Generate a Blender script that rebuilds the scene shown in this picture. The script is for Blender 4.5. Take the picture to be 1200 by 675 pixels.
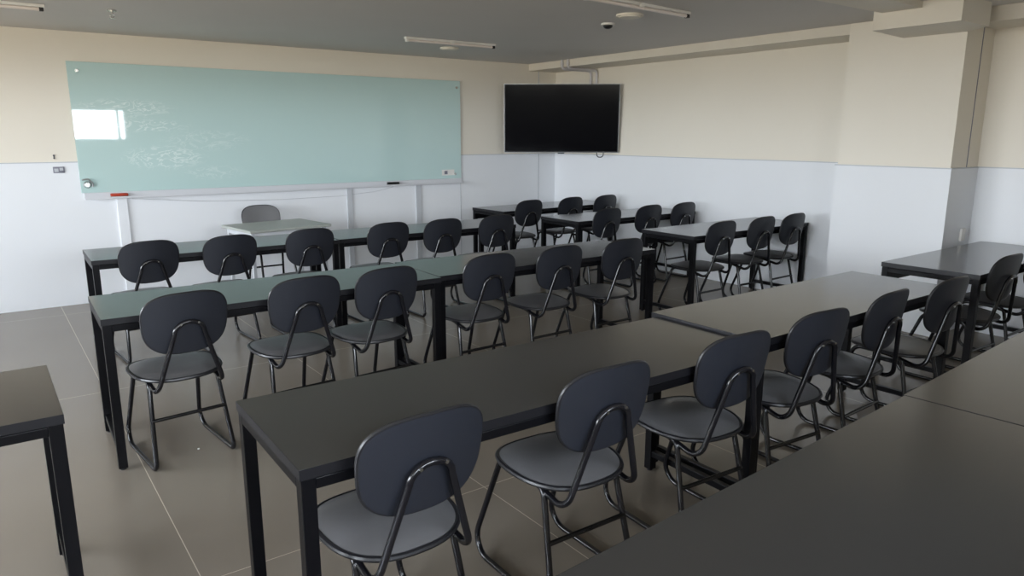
import bpy, bmesh, math, random
from mathutils import Vector, Matrix
for o in list(bpy.data.objects): bpy.data.objects.remove(o)
S = bpy.context.scene
COL = S.collection
PI = math.pi

# ------------------------------------------------------------------ camera
YAW, PITCH, ROLL, CAM_H, F_PX = 0.632368, 0.209323, 0.000987, 1.578856, 845.2636
fw = Vector((math.sin(YAW)*math.cos(PITCH), math.cos(YAW)*math.cos(PITCH), -math.sin(PITCH)))
rt = Vector((math.cos(YAW), -math.sin(YAW), 0))
up = rt.cross(fw)
r2 = rt*math.cos(ROLL)+up*math.sin(ROLL)
u2 = -rt*math.sin(ROLL)+up*math.cos(ROLL)
cd = bpy.data.cameras.new('camera')
cam = bpy.data.objects.new('camera', cd); COL.objects.link(cam)
cam.matrix_world = Matrix(((r2.x, u2.x, -fw.x, 0), (r2.y, u2.y, -fw.y, 0), (r2.z, u2.z, -fw.z, CAM_H), (0, 0, 0, 1)))
cd.sensor_fit = 'HORIZONTAL'; cd.sensor_width = 36; cd.lens = F_PX*36/1200
cd.clip_start = 0.02; cd.clip_end = 200
S.camera = cam
# ------------------------------------------------------------------ exposure
S.view_settings.view_transform = 'Standard'
S.view_settings.look = 'None'
S.view_settings.gamma = 1.0
S.view_settings.use_curve_mapping = False
S.view_settings.exposure = 0.68
# ------------------------------------------------------------------ daylight
SKY = 20.0
w = bpy.data.worlds.new('daylight'); S.world = w; w.use_nodes = True
nt = w.node_tree; nt.nodes.clear()
out = nt.nodes.new('ShaderNodeOutputWorld'); bg = nt.nodes.new('ShaderNodeBackground')
tc = nt.nodes.new('ShaderNodeTexCoord'); sp = nt.nodes.new('ShaderNodeSeparateXYZ')
rp = nt.nodes.new('ShaderNodeValToRGB')
nt.links.new(tc.outputs['Generated'], sp.inputs[0])
mr = nt.nodes.new('ShaderNodeMapRange'); mr.inputs[1].default_value = -1; mr.inputs[2].default_value = 1
nt.links.new(sp.outputs['Z'], mr.inputs[0]); nt.links.new(mr.outputs[0], rp.inputs[0])
e = rp.color_ramp.elements
e[0].position = 0.0; e[0].color = (0.20, 0.19, 0.16, 1)
e[1].position = 0.47; e[1].color = (0.34, 0.31, 0.25, 1)
a = rp.color_ramp.elements.new(0.50); a.color = (0.90, 0.95, 1.0, 1)
a = rp.color_ramp.elements.new(1.0); a.color = (0.66, 0.80, 1.0, 1)
nt.links.new(rp.outputs[0], bg.inputs[0]); bg.inputs[1].default_value = SKY
nt.links.new(bg.outputs[0], out.inputs[0])

# room measures
XL, XR, YB, YF, ZC = -4.0, 6.466, -0.65, 7.82, 2.483
RAIL = 1.325
XP, YP0, YP1 = 5.997, 2.52, 3.43
XB = 6.006                                     # inner face of the beam along the right wall
BACK_WIN = [(-3.75, -1.72), (-1.65, 0.38), (0.45, 2.50)]
BACK_Z = (1.45, 2.08)
LEFT_WIN = [(-0.3, 1.95), (2.15, 4.4), (4.6, 6.85)]
LEFT_Z = (0.95, 2.25)
def portal(loc, rot, sx, sy):
    l = bpy.data.lights.new('window_portal', 'AREA'); l.shape = 'RECTANGLE'; l.size = sx; l.size_y = sy
    l.cycles.is_portal = True
    o = bpy.data.objects.new('window_portal', l); COL.objects.link(o); o.location = loc; o.rotation_euler = rot
for a0, a1 in BACK_WIN:
    portal(((a0+a1)/2, YB-0.13, sum(BACK_Z)/2), (PI/2, 0, 0), a1-a0, BACK_Z[1]-BACK_Z[0])
for a0, a1 in LEFT_WIN:
    portal((XL-0.13, (a0+a1)/2, sum(LEFT_Z)/2), (PI/2, 0, -PI/2), a1-a0, LEFT_Z[1]-LEFT_Z[0])

# ------------------------------------------------------------------ materials
def mat(name, col, rough=0.5, metal=0.0, spec=0.5, bump=None, vary=None, coat=0.0):
    m = bpy.data.materials.new(name); m.use_nodes = True
    n = m.node_tree; b = n.nodes['Principled BSDF']
    b.inputs['Base Color'].default_value = (*col, 1); b.inputs['Roughness'].default_value = rough
    b.inputs['Metallic'].default_value = metal; b.inputs['Specular IOR Level'].default_value = spec
    b.inputs['Coat Weight'].default_value = coat; b.inputs['Coat Roughness'].default_value = 0.08
    t = n.nodes.new('ShaderNodeTexCoord')
    if vary:
        sc, amt = vary
        nz = n.nodes.new('ShaderNodeTexNoise'); nz.inputs['Scale'].default_value = sc; nz.inputs['Detail'].default_value = 4
        n.links.new(t.outputs['Object'], nz.inputs['Vector'])
        mx = n.nodes.new('ShaderNodeMix'); mx.data_type = 'RGBA'
        mx.inputs[6].default_value = (*[c*(1-amt) for c in col], 1); mx.inputs[7].default_value = (*[min(1, c*(1+amt)) for c in col], 1)
        n.links.new(nz.outputs[0], mx.inputs[0]); n.links.new(mx.outputs[2], b.inputs['Base Color'])
    if bump:
        sc, st = bump
        nz = n.nodes.new('ShaderNodeTexNoise'); nz.inputs['Scale'].default_value = sc; nz.inputs['Detail'].default_value = 3
        n.links.new(t.outputs['Object'], nz.inputs['Vector'])
        bp = n.nodes.new('ShaderNodeBump'); bp.inputs['Strength'].default_value = st; bp.inputs['Distance'].default_value = 0.002
        n.links.new(nz.outputs[0], bp.inputs['Height']); n.links.new(bp.outputs[0], b.inputs['Normal'])
    return m
M = dict(
    cream=mat('cream_wall_paint', (0.80, 0.75, 0.655), 0.6, vary=(1.2, 0.03), bump=(60, 0.15)),
    white=mat('white_wall_panel', (0.79, 0.81, 0.84), 0.45, vary=(0.9, 0.03)),
    ceil=mat('ceiling_paint', (0.64, 0.61, 0.575), 0.8, vary=(1.0, 0.05), bump=(25, 0.2)),
    beam=mat('beam_paint', (0.74, 0.69, 0.60), 0.6, vary=(2, 0.02)),
    laminate=mat('dark_grey_laminate', (0.024, 0.0235, 0.023), 0.18, spec=1.0, vary=(3, 0.05)),
    edge=mat('black_edge_band', (0.007, 0.007, 0.009), 0.42, spec=0.3),
    steel=mat('black_painted_steel', (0.003, 0.003, 0.004), 0.36, spec=0.15),
    tube=mat('black_glossy_tube', (0.006, 0.006, 0.008), 0.17),
    shell=mat('black_plastic_shell', (0.013, 0.0148, 0.021), 0.42, bump=(500, 0.25)),
    rim=mat('black_rubber_rim', (0.010, 0.010, 0.012), 0.35),
    vinyl=mat('black_vinyl', (0.12, 0.118, 0.121), 0.34, spec=0.8, bump=(9, 0.9)),
    greyvinyl=mat('grey_fabric', (0.16, 0.16, 0.165), 0.7, bump=(500, 0.3)),
    chrome=mat('zinc_screw', (0.6, 0.6, 0.58), 0.25, 1.0),
    alu=mat('brushed_aluminium', (0.55, 0.56, 0.58), 0.38, 1.0),
    tray=mat('pale_aluminium_tray', (0.62, 0.63, 0.66), 0.4),
    trunk=mat('grey_trunking', (0.52, 0.54, 0.57), 0.5),
    whiteplastic=mat('white_plastic', (0.78, 0.77, 0.74), 0.4),
    pvc=mat('pale_pvc_pipe', (0.62, 0.60, 0.62), 0.35),
    desk=mat('pale_grey_laminate', (0.36, 0.38, 0.35), 0.35),
    red=mat('red_felt', (0.42, 0.045, 0.02), 0.7),
    black=mat('black_plastic', (0.008, 0.008, 0.009), 0.3),
    screen=mat('black_screen', (0.004, 0.004, 0.005), 0.12, spec=0.05),
    dark=mat('dark_mark', (0.06, 0.06, 0.08), 0.6),
    plate=mat('grey_plate', (0.20, 0.20, 0.25), 0.4),
    paper=mat('white_paper', (0.85, 0.84, 0.8), 0.8),
    tubeglass=mat('frosted_tube', (0.80, 0.72, 0.68), 0.3),
)
def floor_mat():
    m = bpy.data.materials.new('porcelain_floor_tiles'); m.use_nodes = True
    n = m.node_tree; b = n.nodes['Principled BSDF']; L = n.links
    t = n.nodes.new('ShaderNodeTexCoord'); s = n.nodes.new('ShaderNodeSeparateXYZ'); L.new(t.outputs['Object'], s.inputs[0])
    def line(sock, off, size):
        a = n.nodes.new('ShaderNodeMath'); a.operation = 'SUBTRACT'; L.new(sock, a.inputs[0]); a.inputs[1].default_value = off - 40*size
        d = n.nodes.new('ShaderNodeMath'); d.operation = 'DIVIDE'; L.new(a.outputs[0], d.inputs[0]); d.inputs[1].default_value = size
        p = n.nodes.new('ShaderNodeMath'); p.operation = 'PINGPONG'; L.new(d.outputs[0], p.inputs[0]); p.inputs[1].default_value = 0.5
        # ping-pong is 0 at whole numbers: the joints
        c = n.nodes.new('ShaderNodeMath'); c.operation = 'LESS_THAN'; L.new(p.outputs[0], c.inputs[0]); c.inputs[1].default_value = 0.0018/size
        return c.outputs[0]
    lx = line(s.outputs['X'], 0.477, 1.22); ly = line(s.outputs['Y'], 2.53, 2.44)
    mx = n.nodes.new('ShaderNodeMath'); mx.operation = 'MAXIMUM'; L.new(lx, mx.inputs[0]); L.new(ly, mx.inputs[1])
    nz = n.nodes.new('ShaderNodeTexNoise'); nz.inputs['Scale'].default_value = 1.3; nz.inputs['Detail'].default_value = 1
    L.new(t.outputs['Object'], nz.inputs['Vector'])
    cr = n.nodes.new('ShaderNodeMix'); cr.data_type = 'RGBA'; L.new(nz.outputs[0], cr.inputs[0])
    cr.inputs[6].default_value = (0.200, 0.172, 0.138, 1); cr.inputs[7].default_value = (0.240, 0.210, 0.172, 1)
    c2 = n.nodes.new('ShaderNodeMix'); c2.data_type = 'RGBA'; L.new(mx.outputs[0], c2.inputs[0])
    L.new(cr.outputs[2], c2.inputs[6]); c2.inputs[7].default_value = (0.52, 0.45, 0.36, 1)
    L.new(c2.outputs[2], b.inputs['Base Color'])
    b.inputs['Roughness'].default_value = 0.25
    return m
M['floor'] = floor_mat()
def board_mat():
    m = mat('sea_green_back_painted_glass', (0.50, 0.665, 0.65), 0.03, spec=0.6)
    n = m.node_tree; b = n.nodes['Principled BSDF']; L = n.links
    t = n.nodes.new('ShaderNodeTexCoord'); s = n.nodes.new('ShaderNodeSeparateXYZ'); L.new(t.outputs['Object'], s.inputs[0])
    mp = n.nodes.new('ShaderNodeMapping'); mp.inputs['Scale'].default_value = (3.2, 1, 7); L.new(t.outputs['Object'], mp.inputs[0])
    nz = n.nodes.new('ShaderNodeTexNoise'); nz.inputs['Scale'].default_value = 1.7; nz.inputs['Detail'].default_value = 5; nz.inputs['Distortion'].default_value = 2.2
    L.new(mp.outputs[0], nz.inputs['Vector'])
    # half-wiped pen marks: thin ridges of the noise
    a = n.nodes.new('ShaderNodeMath'); a.operation = 'SUBTRACT'; L.new(nz.outputs[0], a.inputs[0]); a.inputs[1].default_value = 0.5
    a2 = n.nodes.new('ShaderNodeMath'); a2.operation = 'ABSOLUTE'; L.new(a.outputs[0], a2.inputs[0])
    r = n.nodes.new('ShaderNodeMapRange'); L.new(a2.outputs[0], r.inputs[0]); r.inputs[1].default_value = 0.0; r.inputs[2].default_value = 0.05; r.inputs[3].default_value = 1; r.inputs[4].default_value = 0
    def blob(cx, cz, rx, rz, k):
        v = n.nodes.new('ShaderNodeVectorMath'); v.operation = 'SUBTRACT'; L.new(t.outputs['Object'], v.inputs[0]); v.inputs[1].default_value = (cx, 0, cz)
        v2 = n.nodes.new('ShaderNodeVectorMath'); v2.operation = 'MULTIPLY'; L.new(v.outputs[0], v2.inputs[0]); v2.inputs[1].default_value = (1/rx, 0, 1/rz)
        l = n.nodes.new('ShaderNodeVectorMath'); l.operation = 'LENGTH'; L.new(v2.outputs[0], l.inputs[0])
        q = n.nodes.new('ShaderNodeMapRange'); L.new(l.outputs['Value'], q.inputs[0]); q.inputs[1].default_value = 0.5; q.inputs[2].default_value = 1; q.inputs[3].default_value = k; q.inputs[4].default_value = 0
        return q.outputs[0]
    tot = None
    for bl in [(1.20, 1.82, 0.48, 0.10, 0.75), (1.35, 1.66, 0.45, 0.07, 0.7), (1.50, 1.36, 0.42, 0.13, 0.8), (1.9, 1.52, 0.5, 0.12, 0.35), (1.95, 1.2, 0.35, 0.08, 0.35)]:
        o = blob(*bl)
        if tot is None: tot = o
        else:
            ad = n.nodes.new('ShaderNodeMath'); ad.operation = 'MAXIMUM'; L.new(tot, ad.inputs[0]); L.new(o, ad.inputs[1]); tot = ad.outputs[0]
    mu = n.nodes.new('ShaderNodeMath'); mu.operation = 'MULTIPLY'; L.new(tot, mu.inputs[0]); L.new(r.outputs[0], mu.inputs[1])
    mx = n.nodes.new('ShaderNodeMix'); mx.data_type = 'RGBA'; L.new(mu.outputs[0], mx.inputs[0])
    mx.inputs[6].default_value = (0.50, 0.665, 0.65, 1); mx.inputs[7].default_value = (0.80, 0.88, 0.86, 1)
    L.new(mx.outputs[2], b.inputs['Base Color'])
    return m
M['board'] = board_mat()
def pane_mat():
    m = bpy.data.materials.new('window_glass'); m.use_nodes = True; n = m.node_tree; n.nodes.clear()
    o = n.nodes.new('ShaderNodeOutputMaterial'); t = n.nodes.new('ShaderNodeBsdfTransparent'); g = n.nodes.new('ShaderNodeBsdfGlossy')
    g.inputs['Roughness'].default_value = 0.02; f = n.nodes.new('ShaderNodeFresnel'); f.inputs[0].default_value = 1.4; x = n.nodes.new('ShaderNodeMixShader')
    n.links.new(f.outputs[0], x.inputs[0]); n.links.new(t.outputs[0], x.inputs[1]); n.links.new(g.outputs[0], x.inputs[2]); n.links.new(x.outputs[0], o.inputs[0])
    return m
M['pane'] = pane_mat()

# ------------------------------------------------------------------ mesh helpers
def box(bm, x0, x1, y0, y1, z0, z1, bev=0.0):
    r = bmesh.ops.create_cube(bm, size=1.0)['verts']
    for v in r:
        v.co = Vector((x0+(v.co.x+.5)*(x1-x0), y0+(v.co.y+.5)*(y1-y0), z0+(v.co.z+.5)*(z1-z0)))
    if bev:
        es = list({e for v in r for e in v.link_edges})
        bmesh.ops.bevel(bm, geom=es, offset=bev, segments=2, affect='EDGES', profile=0.5)
def fillet(pts, rad, closed=False, seg=5):
    """round the corners of a polyline; rad is one radius or one per point"""
    P = [Vector(p) for p in pts]; n = len(P); R = rad if isinstance(rad, (list, tuple)) else [rad]*n
    res = []
    for i, p in enumerate(P):
        if not closed and i in (0, n-1): res.append(p); continue
        a, b = P[(i-1) % n], P[(i+1) % n]
        d1 = (a-p); d2 = (b-p); l1, l2 = d1.length, d2.length; d1.normalize(); d2.normalize()
        ang = d1.angle(d2); r = R[i]
        if r <= 0 or abs(ang-PI) < 1e-3: res.append(p); continue
        t = min(r/math.tan(ang/2), 0.48*l1, 0.48*l2); r = t*math.tan(ang/2)
        bis = (d1+d2).normalized(); c = p+bis*(r/math.sin(ang/2))
        s = p+d1*t; e_ = p+d2*t; v1 = s-c; v2 = e_-c; tot = v1.angle(v2); ax = v1.cross(v2).normalized()
        for k in range(seg+1): res.append(c+Matrix.Rotation(tot*k/seg, 3, ax) @ v1)
    return res
def tube(bm, pts, r, closed=False, n=10):
    P = [Vector(p) for p in pts]; m = len(P)
    T = []
    for i in range(m):
        if closed: t = P[(i+1) % m]-P[i-1]
        else: t = P[min(i+1, m-1)]-P[max(i-1, 0)]
        T.append(t.normalized())
    u = T[0].orthogonal().normalized(); rings = []
    for i in range(m):
        if i: u = (T[i-1].rotation_difference(T[i]) @ u)
        u = (u-T[i]*u.dot(T[i])).normalized(); v = T[i].cross(u)
        rings.append([bm.verts.new(P[i]+(u*math.cos(2*PI*k/n)+v*math.sin(2*PI*k/n))*r) for k in range(n)])
    def join(A, B, sh=0):
        for k in range(n):
            bm.faces.new((A[k], A[(k+1) % n], B[(k+1+sh) % n], B[(k+sh) % n]))
    for i in range(m-1): join(rings[i], rings[i+1])
    if closed:
        A, B = rings[-1], rings[0]
        sh = min(range(n), key=lambda s: (A[0].co-B[s].co).length); join(A, B, sh)
    else:
        bm.faces.new(rings[0][::-1]); bm.faces.new(rings[-1])
def pad(bm, outline, f_top, f_bot, rings=7):
    """closed cushion: outline(t)->(a,b) in its own plane, f_top/f_bot(a,b,s)->3D at radial share s"""
    n = 48
    def ring(s, f): return [bm.verts.new(f(outline(2*PI*k/n)[0]*s, outline(2*PI*k/n)[1]*s, s)) for k in range(n)]
    ss = [math.sin(PI/2*(i+1)/rings) for i in range(rings)]
    T = [ring(s, f_top) for s in ss]; B = [ring(s, f_bot) for s in ss]
    for R_, flip in ((T, False), (B, True)):
        for i in range(rings-1):
            for k in range(n):
                q = (R_[i][k], R_[i][(k+1) % n], R_[i+1][(k+1) % n], R_[i+1][k])
                bm.faces.new(q if flip else q[::-1])
        c = bm.verts.new((f_bot if flip else f_top)(0, 0, 0))
        for k in range(n):
            q = (c, R_[0][(k+1) % n], R_[0][k]); bm.faces.new(q if flip else q[::-1])
    for k in range(n):
        bm.faces.new((T[-1][k], T[-1][(k+1) % n], B[-1][(k+1) % n], B[-1][k]))
def disc(bm, c, r, h, axis='Z', n=28, r2_=None):
    mt = Matrix.Translation(Vector(c))
    if axis == 'Y': mt = mt @ Matrix.Rotation(PI/2, 4, 'X')
    if axis == 'X': mt = mt @ Matrix.Rotation(PI/2, 4, 'Y')
    bmesh.ops.create_cone(bm, cap_ends=True, segments=n, radius1=r, radius2=r if r2_ is None else r2_, depth=h, matrix=mt)
def obj(name, bm, m, parent=None, smooth=True, label=None, bevel=0.0):
    me = bpy.data.meshes.new(name)
    bmesh.ops.recalc_face_normals(bm, faces=bm.faces)
    bm.to_mesh(me); bm.free()
    for mm in (m if isinstance(m, (list, tuple)) else [m]): me.materials.append(mm)
    if smooth:
        for p in me.polygons: p.use_smooth = True
        try: me.set_sharp_from_angle(angle=math.radians(38))
        except Exception: pass
    o = bpy.data.objects.new(name, me); COL.objects.link(o); o.parent = parent
    if label: o['label'] = label
    return o
def root(name, label, cat, loc=(0, 0, 0), rz=0, group=None, kind=None):
    o = bpy.data.objects.new(name, None); COL.objects.link(o); o.location = loc; o.rotation_euler = (0, 0, rz)
    o.empty_display_size = 0.1
    o['label'] = label; o['category'] = cat
    if group: o['group'] = group
    if kind: o['kind'] = kind
    return o
def tag(o, label, cat, group=None, kind=None):
    o['label'] = label; o['category'] = cat
    if group: o['group'] = group
    if kind: o['kind'] = kind
    return o
def bx(*a, **k):
    bm = bmesh.new(); box(bm, *a, **k); return bm
def struct(name, bm, m, parent=None):
    o = obj(name, bm, m, parent, smooth=False)
    if not parent: o['kind'] = 'structure'
    return o
def dup(r, loc, rz, label):
    c = r.copy(); COL.objects.link(c); c.location = loc; c.rotation_euler = (0, 0, rz); c['label'] = label
    for ch in list(r.children):
        d = ch.copy(); COL.objects.link(d); d.parent = c
        for g in list(ch.children):
            q = g.copy(); COL.objects.link(q); q.parent = d
    return c

# ------------------------------------------------------------------ the room
struct('floor', bx(XL-.2, XR+.2, YB-.2, YF+.2, -0.12, 0), M['floor'])
struct('ceiling', bx(XL-.2, XR+.2, YB-.2, YF+.2, ZC, ZC+.15), M['ceil'])
struct('wall_front', bx(XL-.2, XR+.2, YF, YF+.2, 0, ZC), M['cream'])
struct('wall_right', bx(XR, XR+.2, YB-.2, YF, 0, ZC), M['cream'])
bm = bmesh.new()                                                 # window wall behind the camera
box(bm, XL-.2, XR+.2, YB-.2, YB, 0, BACK_Z[0]); box(bm, XL-.2, XR+.2, YB-.2, YB, BACK_Z[1], ZC)
xs = [XL-.2]+[v for w_ in BACK_WIN for v in w_]+[XR+.2]
for i in range(0, len(xs), 2): box(bm, xs[i], xs[i+1], YB-.2, YB, BACK_Z[0], BACK_Z[1])
struct('wall_back', bm, M['cream'])
bm = bmesh.new()
box(bm, XL-.2, XL, YB, YF, 0, LEFT_Z[0]); box(bm, XL-.2, XL, YB, YF, LEFT_Z[1], ZC)
ys = [YB]+[v for w_ in LEFT_WIN for v in w_]+[YF]
for i in range(0, len(ys), 2): box(bm, XL-.2, XL, ys[i], ys[i+1], LEFT_Z[0], LEFT_Z[1])
struct('wall_left', bm, M['cream'])
wn = 0
def window(back, a0, a1, z0, z1, mull):
    global wn; wn += 1
    r = bpy.data.objects.new('window_%d' % wn, None); COL.objects.link(r); r['kind'] = 'structure'
    def b(bm, p0, p1, d0, d1, q0, q1):
        if back: box(bm, p0, p1, YB-.2+d0, YB-.2+d1, q0, q1)
        else: box(bm, XL-.2+d0, XL-.2+d1, p0, p1, q0, q1)
    bm = bmesh.new()
    b(bm, a0, a1, .03, .09, z0, z0+.045); b(bm, a0, a1, .03, .09, z1-.045, z1)
    for p in [a0, a1-.045]+mull:
        b(bm, p, p+.045, .03, .09, z0+.045, z1-.045)
    struct('window_frame', bm, M['alu'], r)
    bm = bmesh.new(); b(bm, a0+.02, a1-.02, .055, .061, z0+.02, z1-.02); struct('window_pane', bm, M['pane'], r)
for a0, a1 in BACK_WIN: window(True, a0, a1, *BACK_Z, [a0+.75, a1-.17])
for a0, a1 in LEFT_WIN: window(False, a0, a1, *LEFT_Z, [a0+.75, a0+1.5])
# pillar and beams
struct('wall_pillar', bx(XP, XR, YP0, YP1, 0, ZC), M['cream'])
struct('trim_1', bx(XB, XR, YP1, YF, 2.398, ZC), M['beam'])       # beam along the right wall, beyond the pillar
struct('trim_2', bx(XB, XR, YB, YP0, 2.378, ZC), M['beam'])
bm = bmesh.new()                                                  # boxed-in duct end against the pillar top
fp = [(5.40, 2.318), (5.835, 2.318), (XP, 2.52), (XP, 2.985), (5.40, 2.92)]
lo = [bm.verts.new((x, y, 2.325)) for x, y in fp]; hi = [bm.verts.new((x, y, ZC)) for x, y in fp]
bm.faces.new(lo[::-1]); bm.faces.new(hi)
for i in range(5): bm.faces.new((lo[i], lo[(i+1) % 5], hi[(i+1) % 5], hi[i]))
struct('trim_3', bm, M['beam'])
struct('trim_4', bx(XL, 5.40, 2.58, 2.86, 2.440, ZC), M['beam'])   # shallow ceiling beam meeting that duct
# white lower panels with their top rail
PT = 0.012
def wain(name, x0, x1, y0, y1): struct(name, bx(x0, x1, y0, y1, 0.0, RAIL), M['white'])
wain('trim_5', XL, XR, YF-PT, YF)
wain('trim_6', XR-PT, XR, YP1+PT, YF-PT)
wain('trim_7', XR-PT, XR, YB, YP0-PT)
bm = bmesh.new(); box(bm, XP-PT, XR, YP0-PT, YP0, 0, RAIL); box(bm, XP-PT, XP, YP0, YP1, 0, RAIL); box(bm, XP-PT, XR, YP1, YP1+PT, 0, RAIL)
struct('trim_8', bm, M['white'])
bm = bmesh.new()
box(bm, XL, XR, YF-.018, YF, RAIL, RAIL+.008); box(bm, XR-.018, XR, YP1+.018, YF-.018, RAIL, RAIL+.008); box(bm, XR-.018, XR, YB, YP0-.018, RAIL, RAIL+.008)
box(bm, XP-.018, XR, YP0-.018, YP0, RAIL, RAIL+.008); box(bm, XP-.018, XP, YP0, YP1, RAIL, RAIL+.008); box(bm, XP-.018, XR, YP1, YP1+.018, RAIL, RAIL+.008)
struct('trim_9', bm, M['trunk'])
struct('trim_10', bx(1.04, 1.125, YF-PT-.022, YF-PT, 0, 0.985), M['white'])      # vertical trunking under the board
struct('trim_11', bx(3.375, 3.435, YF-PT-.02, YF-PT, 0, 1.0), M['trunk'])
struct('trim_12', bx(4.265, 4.33, YF-PT-.02, YF-PT, 0, 1.0), M['trunk'])
struct('trim_13', bx(4.905, 4.915, YF-PT-.004, YF-PT, 0, RAIL), M['trunk'])
bm = bmesh.new(); box(bm, 6.160, 6.170, YF-PT-.004, YF-PT, 0, RAIL); box(bm, 6.160, 6.170, YF-.004, YF, RAIL+.008, ZC)
struct('trim_14', bm, M['trunk'])
bm = bmesh.new(); box(bm, 6.262, 6.268, YP0-.004, YP0, RAIL+.008, ZC); struct('trim_15', bm, M['plate'])

struct('reflection_strip', bx(2.75, 4.9, YB, YB+.03, 2.10, 2.13), M['white'])  # unseen strip, added so the glass board mirrors a thin bright line

# ------------------------------------------------------------------ glass writing board
BX0, BX1, BZ0, BZ1 = 0.755, 4.912, 1.045, 2.222
bd = root('glass_board', 'large sea green glass writing board on the far wall', 'writing board', (0, YF, 0))
bm = bx(BX0, BX1, -0.032, -0.024, BZ0, BZ1, bev=0.002); obj('glass_panel', bm, M['board'], bd, smooth=False)
bm = bmesh.new(); box(bm, BX0+.05, BX1-.05, -.024, -.004, BZ0+.05, BZ1-.05); obj('backing', bm, M['trunk'], bd, smooth=False)
bm = bmesh.new(); box(bm, BX0+.02, BX1, -.040, -.014, .985, BZ0, bev=.003); box(bm, BX0+.02, BX1, -.10, -.040, .985, .993, bev=.002); box(bm, BX0+.02, BX1, -.10, -.096, .993, 1.005)
obj('marker_tray', bm, M['tray'], bd, smooth=False)
for x, z in ((0.831, 2.142), (4.857, 2.142), (4.82, 1.10)):
    bm = bmesh.new(); disc(bm, (x, -.037, z), .014, .012, 'Y', 20); obj('standoff_screw', bm, M['chrome'], bd)
t = root('magnetic_clip', 'shiny chrome clip at the lower left corner of the glass board', 'clip', (.80, YF-.033, 1.13))
bm = bmesh.new(); disc(bm, (.01, -.012, -.01), .034, .02, 'Y', 24, r2_=.02); obj('disc', bm, M['chrome'], t)
bm = bmesh.new(); tube(bm, fillet([(-.03, -.014, .035), (.02, -.02, .045), (.055, -.014, .0), (.05, -.012, -.03)], .02), .007, n=8); obj('lever', bm, M['alu'], t)
t = root('clear_label', 'small clear plastic label with a dark square, lower right of the glass board', 'label', (4.72, YF-.0325, 1.12))
bm = bx(-.09, .09, -.002, 0, -.035, .035); obj('film', bm, M['whiteplastic'], t)
bm = bx(-.055, -.01, -.003, -.002, -.022, .02); obj('print', bm, M['plate'], t)
# erasers and pen on the tray
def eraser(name, label, x, felt):
    r = root(name, label, 'eraser', (x, YF-.070, .9935), 0)
    bm = bx(-.075, .075, -.024, .024, 0, .012, bev=.003); obj('felt', bm, M['black'], r)
    bm = bx(-.075, .075, -.024, .024, .012, .040, bev=.010); obj('handle', bm, felt, r)
eraser('board_eraser', 'red topped eraser lying on the tray at the left end of the glass board', 1.06, M['red'])
eraser('board_eraser', 'black eraser lying on the tray near the right end of the glass board', 3.94, M['black'])
bm = bmesh.new()
tube(bm, fillet([(1.16, YF-.106, .980), (1.84, YF-.06, .915), (2.62, YF-.05, .893), (3.32, YF-.05, .900), (3.74, YF-.06, .935), (3.92, YF-.106, .980)], .6, seg=6), .0022, n=6)
tag(obj('hanging_cord', bm, M['trunk']), 'thin grey cord sagging below the tray of the glass board', 'cord')
# small things on the wall
t = root('wall_plate', 'small grey plate on the white wall left of the glass board', 'plate', (.60, YF-PT, 1.262))
bm = bx(-.045, .045, -.010, 0, -.028, .028, bev=.003); obj('plate_face', bm, M['plate'], t)
bm = bmesh.new(); box(bm, -.036, -.004, -.012, -.010, -.018, .012); box(bm, .006, .034, -.012, -.010, -.006, .018); obj('print', bm, M['trunk'], t)
bm = bmesh.new(); disc(bm, (.575, YF-.006, 1.392), .007, .012, 'Y', 12); disc(bm, (.575, YF-.006, 1.365), .006, .012, 'Y', 12); box(bm, .571, .579, YF-.006, YF, 1.365, 1.392)
tag(obj('wall_anchor', bm, M['dark']), 'tiny dark wall anchor above the small grey plate', 'anchor')
t = root('wall_socket', 'small pale socket box low on the white pillar behind the right table', 'socket', (6.30, YP0-PT, .80))
bm = bx(-.035, .035, -.02, 0, -.05, .05, bev=.004); obj('socket_face', bm, M['whiteplastic'], t)

# ------------------------------------------------------------------ television across the corner
tv = root('television', 'large black flat television mounted high across the far right corner', 'television', (5.85, 6.96, 1.772), math.radians(-38))
# the television leans forward a little: its shapes are built tilted
TA = 0.07
def tl(bm):
    bmesh.ops.rotate(bm, verts=bm.verts, cent=(0, 0, 0), matrix=Matrix.Rotation(TA, 3, 'X')); return bm
W2, H2 = .70, .408
obj('tv_body', tl(bx(-W2, W2, 0.0, .035, -H2, H2, bev=.006)), M['black'], tv, smooth=False)
bm = bmesh.new(); box(bm, -W2+.02, W2-.02, .035, .062, -H2+.06, H2-.16, bev=.01); obj('rear_housing', tl(bm), M['black'], tv, smooth=False)
obj('screen', tl(bx(-W2+.010, W2-.010, -.002, 0.0, -H2+.016, H2-.010)), M['screen'], tv, smooth=False)
bm = bmesh.new(); bz = .0025
box(bm, -W2-bz, W2+bz, -.004, .02, H2, H2+bz); box(bm, -W2-bz, -W2, -.004, .02, -H2-bz, H2); box(bm, W2, W2+bz, -.004, .02, -H2-bz, H2); box(bm, -W2, W2, -.004, .02, -H2-bz, -H2)
obj('bezel', tl(bm), M['alu'], tv, smooth=False)
obj('sensor_bar', tl(bx(-.04, .04, -.006, .01, -H2-.014, -H2-.004)), M['black'], tv, smooth=False)
bm = bmesh.new()
c_, s_ = math.cos(math.radians(38)), math.sin(math.radians(38))
def tvl(x, y, z):           # world point into the television's own frame
    d = Vector((x-5.85, y-6.96, 0)); return Vector((d.x*c_-d.y*s_, d.x*s_+d.y*c_, z-1.772))
p0 = Vector((0, .06, 0)); p1 = tvl(XR-.02, 7.35, 1.772)
tube(bm, [p0, (p0+p1)/2+Vector((0, 0, 0)), p1], .025, n=10); box(bm, -.2, .2, .045, .075, -.2, .2)
obj('mount_arm', bm, M['steel'], tv, smooth=False)
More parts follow.
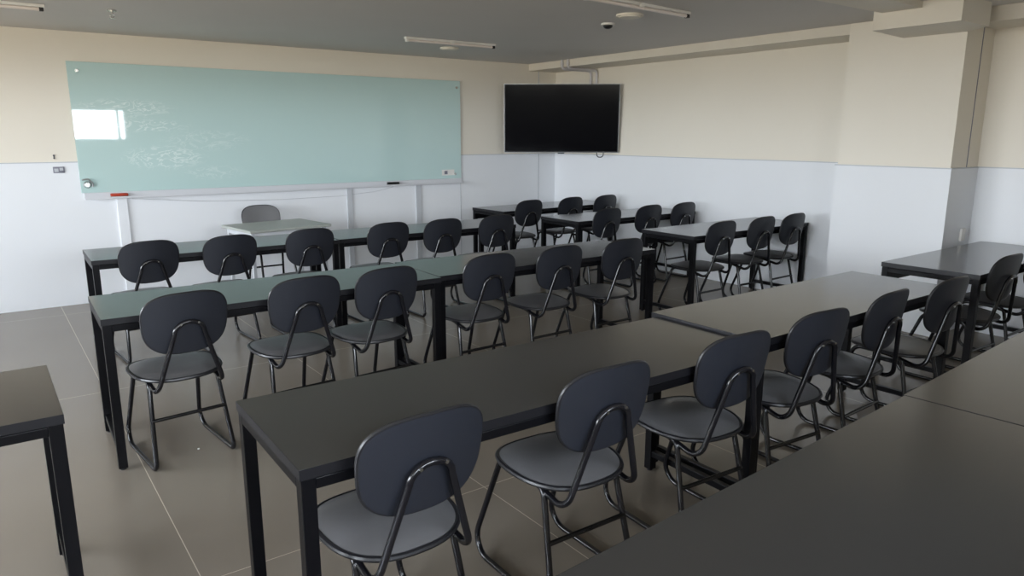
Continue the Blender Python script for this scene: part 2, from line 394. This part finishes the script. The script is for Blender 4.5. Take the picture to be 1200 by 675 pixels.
bm = bmesh.new(); tube(bm, fillet([(.44, .03, -H2+.02), (.445, .03, -H2-.055), (.52, .03, -H2-.055), (.525, .03, -H2+.02)], .032), .006, n=8)
obj('cable_loop', bm, M['black'], tv)
# two pale conduits from the beam to behind the television
for k, (yy, lab) in enumerate(((7.13, 'left one of two pale conduit pipes bending from the beam to behind the television'),
                               (7.02, 'right one of two pale conduit pipes bending from the beam to behind the television'))):
    dy = .0 if k else .0
    pth = fillet([(XB-.018, yy, ZC), (XB-.018, yy, 2.375), (XR-.022, yy-.03, 2.372 - .0*k), (XR-.022, yy-.03, 1.85)], .045)
    bm = bmesh.new(); tube(bm, pth, .016, n=12)
    r = root('conduit_pipe', lab, 'pipe', (0, 0, 0), 0, 'conduit pipes above the television')
    obj('pipe', bm, M['pvc'], r)
    bm = bmesh.new(); disc(bm, (XB-.018, yy, 2.44), .020, .03, 'Z', 16); obj('coupling', bm, M['pvc'], r)

# ------------------------------------------------------------------ ceiling things
def tube_light(label, x0, x1, y0, y1):
    L_ = math.hypot(x1-x0, y1-y0); r = root('tube_light', label, 'ceiling light', ((x0+x1)/2, (y0+y1)/2, ZC), math.atan2(y1-y0, x1-x0), 'fluorescent ceiling lights')
    bm = bmesh.new(); box(bm, -L_/2, L_/2, -.019, .019, -.020, 0, bev=.003); obj('housing', bm, M['whiteplastic'], r, smooth=False)
    bm = bmesh.new(); tube(bm, [(-L_/2+.03, 0, -.032), (L_/2-.03, 0, -.032)], .012, n=14); obj('glass_tube', bm, M['tubeglass'], r)
    for s in (-1, 1):
        bm = bx(s*(L_/2-.022)-.014, s*(L_/2-.022)+.014, -.016, .016, -.046, -.018, bev=.003); obj('tube_holder', bm, M['black'] if s > 0 else M['whiteplastic'], r, smooth=False)
    bm = bmesh.new(); box(bm, -.02, .02, -.024, .024, -.030, 0, bev=.003); tube(bm, [(0, .026, 0), (0, .03, -.02)], .006, n=8); obj('bracket', bm, M['whiteplastic'], r, smooth=False)
tube_light('slim unlit tube light on the ceiling in front of the glass board', 3.40, 4.42, 6.35, 6.33)
tube_light('slim unlit tube light on the ceiling cut by the top edge near the right', 3.32, 4.46, 3.74, 3.84)
tube_light('slim unlit tube light on the ceiling cut by the top left corner', -.60, .53, 6.36, 6.38)
def cover(label, x, y, r_):
    r = root('ceiling_cover', label, 'ceiling cover', (x, y, ZC), 0, 'round ceiling covers')
    bm = bmesh.new(); disc(bm, (0, 0, -.008), r_, .016, 'Z', 40, None); obj('cover_plate', bm, M['beam'], r)
    bm = bmesh.new(); disc(bm, (0, 0, -.019), r_*.8, .008, 'Z', 40); obj('cover_centre', bm, M['beam'], r)
cover('round pale cover on the ceiling beside the small black dome', 4.19, 4.19, .105)
cover('round pale cover on the ceiling just behind the tube light by the glass board', 4.20, 6.86, .10)
t = root('dome_sensor', 'small black dome sensor on the ceiling with a white collar', 'sensor', (4.37, 4.62, ZC))
bm = bmesh.new(); disc(bm, (0, 0, -.008), .058, .016, 'Z', 28); obj('collar', bm, M['whiteplastic'], t)
bm = bmesh.new(); bmesh.ops.create_uvsphere(bm, u_segments=24, v_segments=12, radius=.040)
bmesh.ops.scale(bm, verts=bm.verts, vec=(1, 1, .62)); bmesh.ops.translate(bm, verts=bm.verts, vec=(0, 0, -.020)); obj('dome', bm, M['black'], t)
t = root('sprinkler_head', 'small metal sprinkler head on the ceiling at upper left', 'sprinkler', (.95, 6.33, ZC))
bm = bmesh.new(); disc(bm, (0, 0, -.005), .032, .01, 'Z', 24); obj('escutcheon', bm, M['chrome'], t)
bm = bmesh.new(); tube(bm, [(0, 0, -.01), (0, 0, -.035)], .009); disc(bm, (0, 0, -.060), .022, .004, 'Z', 20)
for s in (-1, 1): tube(bm, fillet([(0, 0, -.03), (s*.018, 0, -.04), (0, 0, -.058)], .006), .003, n=6)
obj('nozzle', bm, M['chrome'], t)

# ------------------------------------------------------------------ tables
TH, TD = 0.75, 0.596
def table(label, x, y, rz, L_, group, top=TH):
    r = root('long_table', label, 'table', (x, y, 0), rz, group)
    D = TD
    bm = bx(.001, L_-.001, .001, D-.001, top-.029, top); obj('tabletop', bm, M['laminate'], r, smooth=False)
    bm = bmesh.new()
    box(bm, 0, L_, 0, .0012, top-.030, top-.0003); box(bm, 0, L_, D-.0012, D, top-.030, top-.0003)
    box(bm, 0, .0012, .0012, D-.0012, top-.030, top-.0003); box(bm, L_-.0012, L_, .0012, D-.0012, top-.030, top-.0003)
    obj('edge_band', bm, M['edge'], r, smooth=False)
    g, k = .040, .004
    bm = bmesh.new(); zt, zb = top-.034, top-.064
    box(bm, k+g, L_-k-g, k, k+.028, zb, zt, bev=.002); box(bm, k+g, L_-k-g, D-k-.028, D-k, zb, zt, bev=.002)
    box(bm, k, k+.028, k+g, D-k-g, zb, zt, bev=.002); box(bm, L_-k-.028, L_-k, k+g, D-k-g, zb, zt, bev=.002)
    for xx in (.3*L_, .7*L_):
        for yy in (k+.014, D-k-.014): box(bm, xx-.02, xx+.02, yy-.01, yy+.01, zt, top-.029)
    obj('apron', bm, M['steel'], r, smooth=False)
    for cx in (k, L_-k-g):
        for cy in (k, D-k-g):
            lg = obj('leg', bx(cx, cx+g, cy, cy+g, .010, top-.029, bev=.002), M['steel'], r, smooth=False)
            bm = bmesh.new(); disc(bm, (cx+g/2, cy+g/2, .005), .014, .010, 'Z', 16); obj('foot_pad', bm, M['rim'], lg)
    obj('modesty_panel', bx(k+g+.002, L_-k-g-.002, D-k-.024, D-k-.006, top-.132, top-.066), M['steel'], r, smooth=False)
    for cx in (k+.006, L_-k-.034):
        obj('foot_rail', bx(cx, cx+.028, k+g, D-k-g, .075, .105, bev=.002), M['steel'], r, smooth=False)
    return r
MID, RIGHT, LEFT = 'long tables of the middle block', 'long tables along the right wall', 'long tables of the left block'
TABLES = {
 'R1a': ('dark long table nearest the glass board, left half of its row', .539, 5.495, -.0209, 1.735, MID, .75),
 'R1b': ('dark long table nearest the glass board, right half of its row', 2.285, 5.479, -.0175, 1.755, MID, .75),
 'R2a': ('dark long table with greenish sheen, left half of the second row from the board', .369, 3.683, -.0278, 1.775, MID, .75),
 'R2b': ('dark long table, right half of the second row from the board', 2.150, 3.672, -.020, 1.835, MID, .75),
 'R3a': ('dark long table in the centre foreground, its left end open to the aisle', .561, 1.673, -.0202, 1.895, MID, .75),
 'R3b': ('dark long table abutting the right end of the centre foreground table', 2.482, 1.675, .004, 1.775, MID, .763),
 'R4a': ('dark long table filling the bottom right corner of the picture', .658, .346, .0568, 1.725, MID, .75),
 'R4b': ('dark long table at the right edge, beyond the one in the bottom corner', 2.390, .449, .0650, 1.75, MID, .75),
 'A': ('dark long table below the television, farthest along the right wall', 4.617, 6.462, .030, 1.735, RIGHT, .75),
 'B': ('dark long table along the right wall, second from the television', 4.664, 5.274, -.0106, 1.713, RIGHT, .75),
 'C': ('dark long table along the right wall, just beyond the white pillar', 4.749, 3.915, .0019, 1.68, RIGHT, .75),
 'D': ('dark long table at the right edge on the near side of the pillar', 4.815, 1.780, .0148, 1.60, RIGHT, .75),
 'Lt': ('dark long table cut by the left edge of the picture', -1.596, 2.453, .0042, 1.717, LEFT, .75),
}
for k, a in TABLES.items(): table(*a)

# ------------------------------------------------------------------ chairs
def chair_proto(label, cushion, seatmat, group):
    r = root('classroom_chair', label, 'chair', (0, 0, 0), 0, group)
    def se(t, a, b, n):
        c, s = math.cos(t), math.sin(t)
        return a*math.copysign(abs(c)**(2/n), c), b*math.copysign(abs(s)**(2/n), s)
    # seat: rounded square, waterfall front, slightly dished
    def so(t):
        x, y = se(t, .203, .210, 2.5); return x*(1+.04*y/.208), y
    SZ = .452
    def zz(x, y): return -.012*max(0, (y-.10)/.1)**2 + .035*y
    def st(x, y, s): return (x, y, SZ+zz(x, y)+.016*(1-s**4)-.006*math.exp(-(x*x+y*y)/.02)+.002)
    def sb(x, y, s): return (x, y, SZ+zz(x, y)-.020*(1-.5*s**6))
    bm = bmesh.new(); pad(bm, so, st, sb, 9); seat = obj('seat', bm, seatmat, r)
    bm = bmesh.new(); tube(bm, [(so(2*PI*k/64)[0]*1.0, so(2*PI*k/64)[1]*1.0, SZ-.004+zz(*so(2*PI*k/64))) for k in range(64)], .0095, closed=True, n=8)
    obj('seat_rim', bm, M['rim'], seat)
    # backrest
    BC = Vector((0, -.25, .72)); T_ = .17
    def bo(t):
        x, z = se(t, .190, .146, 2.9); return x*(1+.05*z/.146), z
    def place(x, z, off):
        y = .030*(x/.19)**2 + off
        return BC+Vector((x, y*math.cos(T_)-z*math.sin(T_), z*math.cos(T_)+y*math.sin(T_)))
    bm = bmesh.new()
    pad(bm, bo, lambda x, z, s: place(x, z, .008+.012*(1-s**4)), lambda x, z, s: place(x, z, -.010+.002*s), 9)
    back = obj('backrest', bm, [M['shell'], cushion], r)
    me = back.data
    for p in me.polygons:
        if p.normal.y > .3: p.material_index = 1
    bm = bmesh.new(); tube(bm, [place(*bo(2*PI*k/64), 0) for k in range(64)], .0075, closed=True, n=8); obj('backrest_rim', bm, M['rim'], back)
    # frame
    TR = .0112
    for s in (-1, 1):
        pts = [(s*.150, .0, .428), (s*.152, .150, .430), (s*.186, .305, TR), (s*.186, -.205, TR), (s*.158, -.112, .424)]
        bm = bmesh.new(); tube(bm, fillet(pts, [0, .05, .075, .035, .04], closed=True, seg=6), TR, closed=True)
        obj('leg', bm, M['tube'], r)
    def yb(z): return -.25-math.tan(T_)*(z-.72)-.024
    half = [(.150, -.05, .424), (.155, -.225, .388), (.070, yb(.675)-.003, .675)]
    arch = [(.068*math.cos(a), yb(.675+.056*math.sin(a)), .675+.056*math.sin(a)) for a in [PI*i/10 for i in range(11)]]
    left = fillet([half[0], half[1], half[2]], [0, .055, 0], seg=7)
    path = left[:-1]+arch+[(-p.x, p.y, p.z) for p in map(Vector, left[:-1][::-1])]
    bm = bmesh.new(); tube(bm, path, TR); sup = obj('back_support', bm, M['tube'], r)
    for s in (-1, 1):
        bm = bmesh.new(); z = .722; disc(bm, (s*.040, yb(z)-.011, z), .0052, .006, 'Y', 12); obj('bolt', bm, M['chrome'], sup)
    bm = bmesh.new(); tube(bm, [(-.172, -.158, .245), (.172, -.158, .245)], .009); obj('stretcher', bm, M['tube'], r)
    for y in (.10, -.09):
        bm = bmesh.new(); tube(bm, [(-.152, y, .428), (.152, y, .428)], .009, n=8); obj('crossbar', bm, M['tube'], r)
    return r
CH = {
 'R1': [(0.862, 5.668, 0.1), (1.397, 5.635, 0.093), (2.02, 5.655, 0.029), (2.69, 5.66, 0.054), (3.20, 5.625, 0.042), (3.765, 5.615, 0.026)],
 'R2': [(0.68, 3.774, 0.1), (1.274, 3.799, 0.069), (1.741, 3.799, 0.069), (2.47, 3.84, 0.028), (3.03, 3.835, 0.023), (3.61, 3.83, 0.002)],
 'R3': [(0.873, 1.834, 0.025), (1.556, 1.833, -0.023), (2.216, 1.824, -0.063), (2.81, 1.84, -0.084), (3.40, 1.865, 0.039), (3.99, 1.84, -0.028)],
 'A': [(4.93, 6.65, 0.046), (5.56, 6.67, 0.06), (6.10, 6.655, 0.062)],
 'B': [(5.0, 5.46, 0.044), (5.60, 5.46, 0.018), (6.13, 5.455, 0.029)],
 'C': [(5.04, 4.10, 0.018), (5.62, 4.11, 0.019), (6.09, 4.105, 0.039)],
 'D': [(5.065, 1.965, -0.04), (5.68, 1.985, 0.0)],
}
ROW = {'R1': 'at the table row nearest the glass board', 'R2': 'at the second table row from the board', 'R3': 'at the foreground table row',
       'A': 'at the wall table below the television', 'B': 'at the second wall table from the television', 'C': 'at the wall table just beyond the pillar',
       'D': 'at the right edge table'}
GRP = {'R1': 'chairs at the row nearest the board', 'R2': 'chairs at the second row', 'R3': 'chairs at the foreground row', 'A': 'chairs below the television',
       'B': 'chairs at the second wall table', 'C': 'chairs at the wall table beyond the pillar', 'D': 'chairs at the right edge table'}
ORD = {6: ['leftmost of six', 'second from left of six', 'third from left of six', 'fourth from left of six', 'fifth from left of six', 'rightmost of six'],
       3: ['leftmost of three', 'middle of three', 'rightmost of three'], 2: ['left of two', 'right of two']}
proto = chair_proto('x', M['vinyl'], M['vinyl'], 'x'); first = True
for k, lst in CH.items():
    for i, (x, y, a) in enumerate(lst):
        lab = 'black chair, %s %s' % (ORD[len(lst)][i], ROW[k])
        if first: c = proto; c.location = (x, y, 0); c.rotation_euler = (0, 0, a); c['label'] = lab; first = False
        else: c = dup(proto, (x, y, 0), a, lab)
        c['group'] = GRP[k]

# ------------------------------------------------------------------ teacher's desk and chair
tcz = dup(proto, (2.30, 7.27, 0), PI+.02, 'grey padded chair facing the room behind the small pale desk')
tcz.name = 'teacher_chair'; del tcz['group']
for ch in tcz.children:
    if ch.name.startswith(('backrest', 'seat')):
        ch.data = ch.data.copy()
        for i in range(len(ch.data.materials)): ch.data.materials[i] = M['greyvinyl']
        if ch.name.startswith('backrest'): ch.data.materials[0] = M['shell']
d = root('teacher_desk', 'small pale grey desk with white front panel below the glass board', 'desk', (1.86, 6.42, 0), .13)
DW, DD = .80, .62
obj('desk_top', bx(0, DW, 0, DD, .725, .75, bev=.004), M['desk'], d, smooth=False)
obj('front_panel', bx(.06, DW-.06, .075, .09, .60, .722), M['white'], d, smooth=False)
for cx in (.03, DW-.06):
    for cy in (.05, DD-.08): obj('leg', bx(cx, cx+.03, cy, cy+.03, 0, .725, bev=.003), M['trunk'], d, smooth=False)
bm = bmesh.new(); box(bm, .06, DW-.06, DD-.075, DD-.055, .68, .722); box(bm, .035, .055, .08, DD-.08, .68, .722); box(bm, DW-.055, DW-.035, .08, DD-.08, .68, .722)
obj('top_frame', bm, M['trunk'], d, smooth=False)
# a paper scrap on the floor
bm = bmesh.new(); bmesh.ops.create_icosphere(bm, subdivisions=1, radius=.006); bmesh.ops.translate(bm, verts=bm.verts, vec=(.741, 3.727, .004))
bmesh.ops.scale(bm, verts=bm.verts, vec=(1, 1, .8))
tag(obj('paper_scrap', bm, M['paper']), 'tiny white scrap of paper on the floor tiles beside the second-row chair', 'scrap')
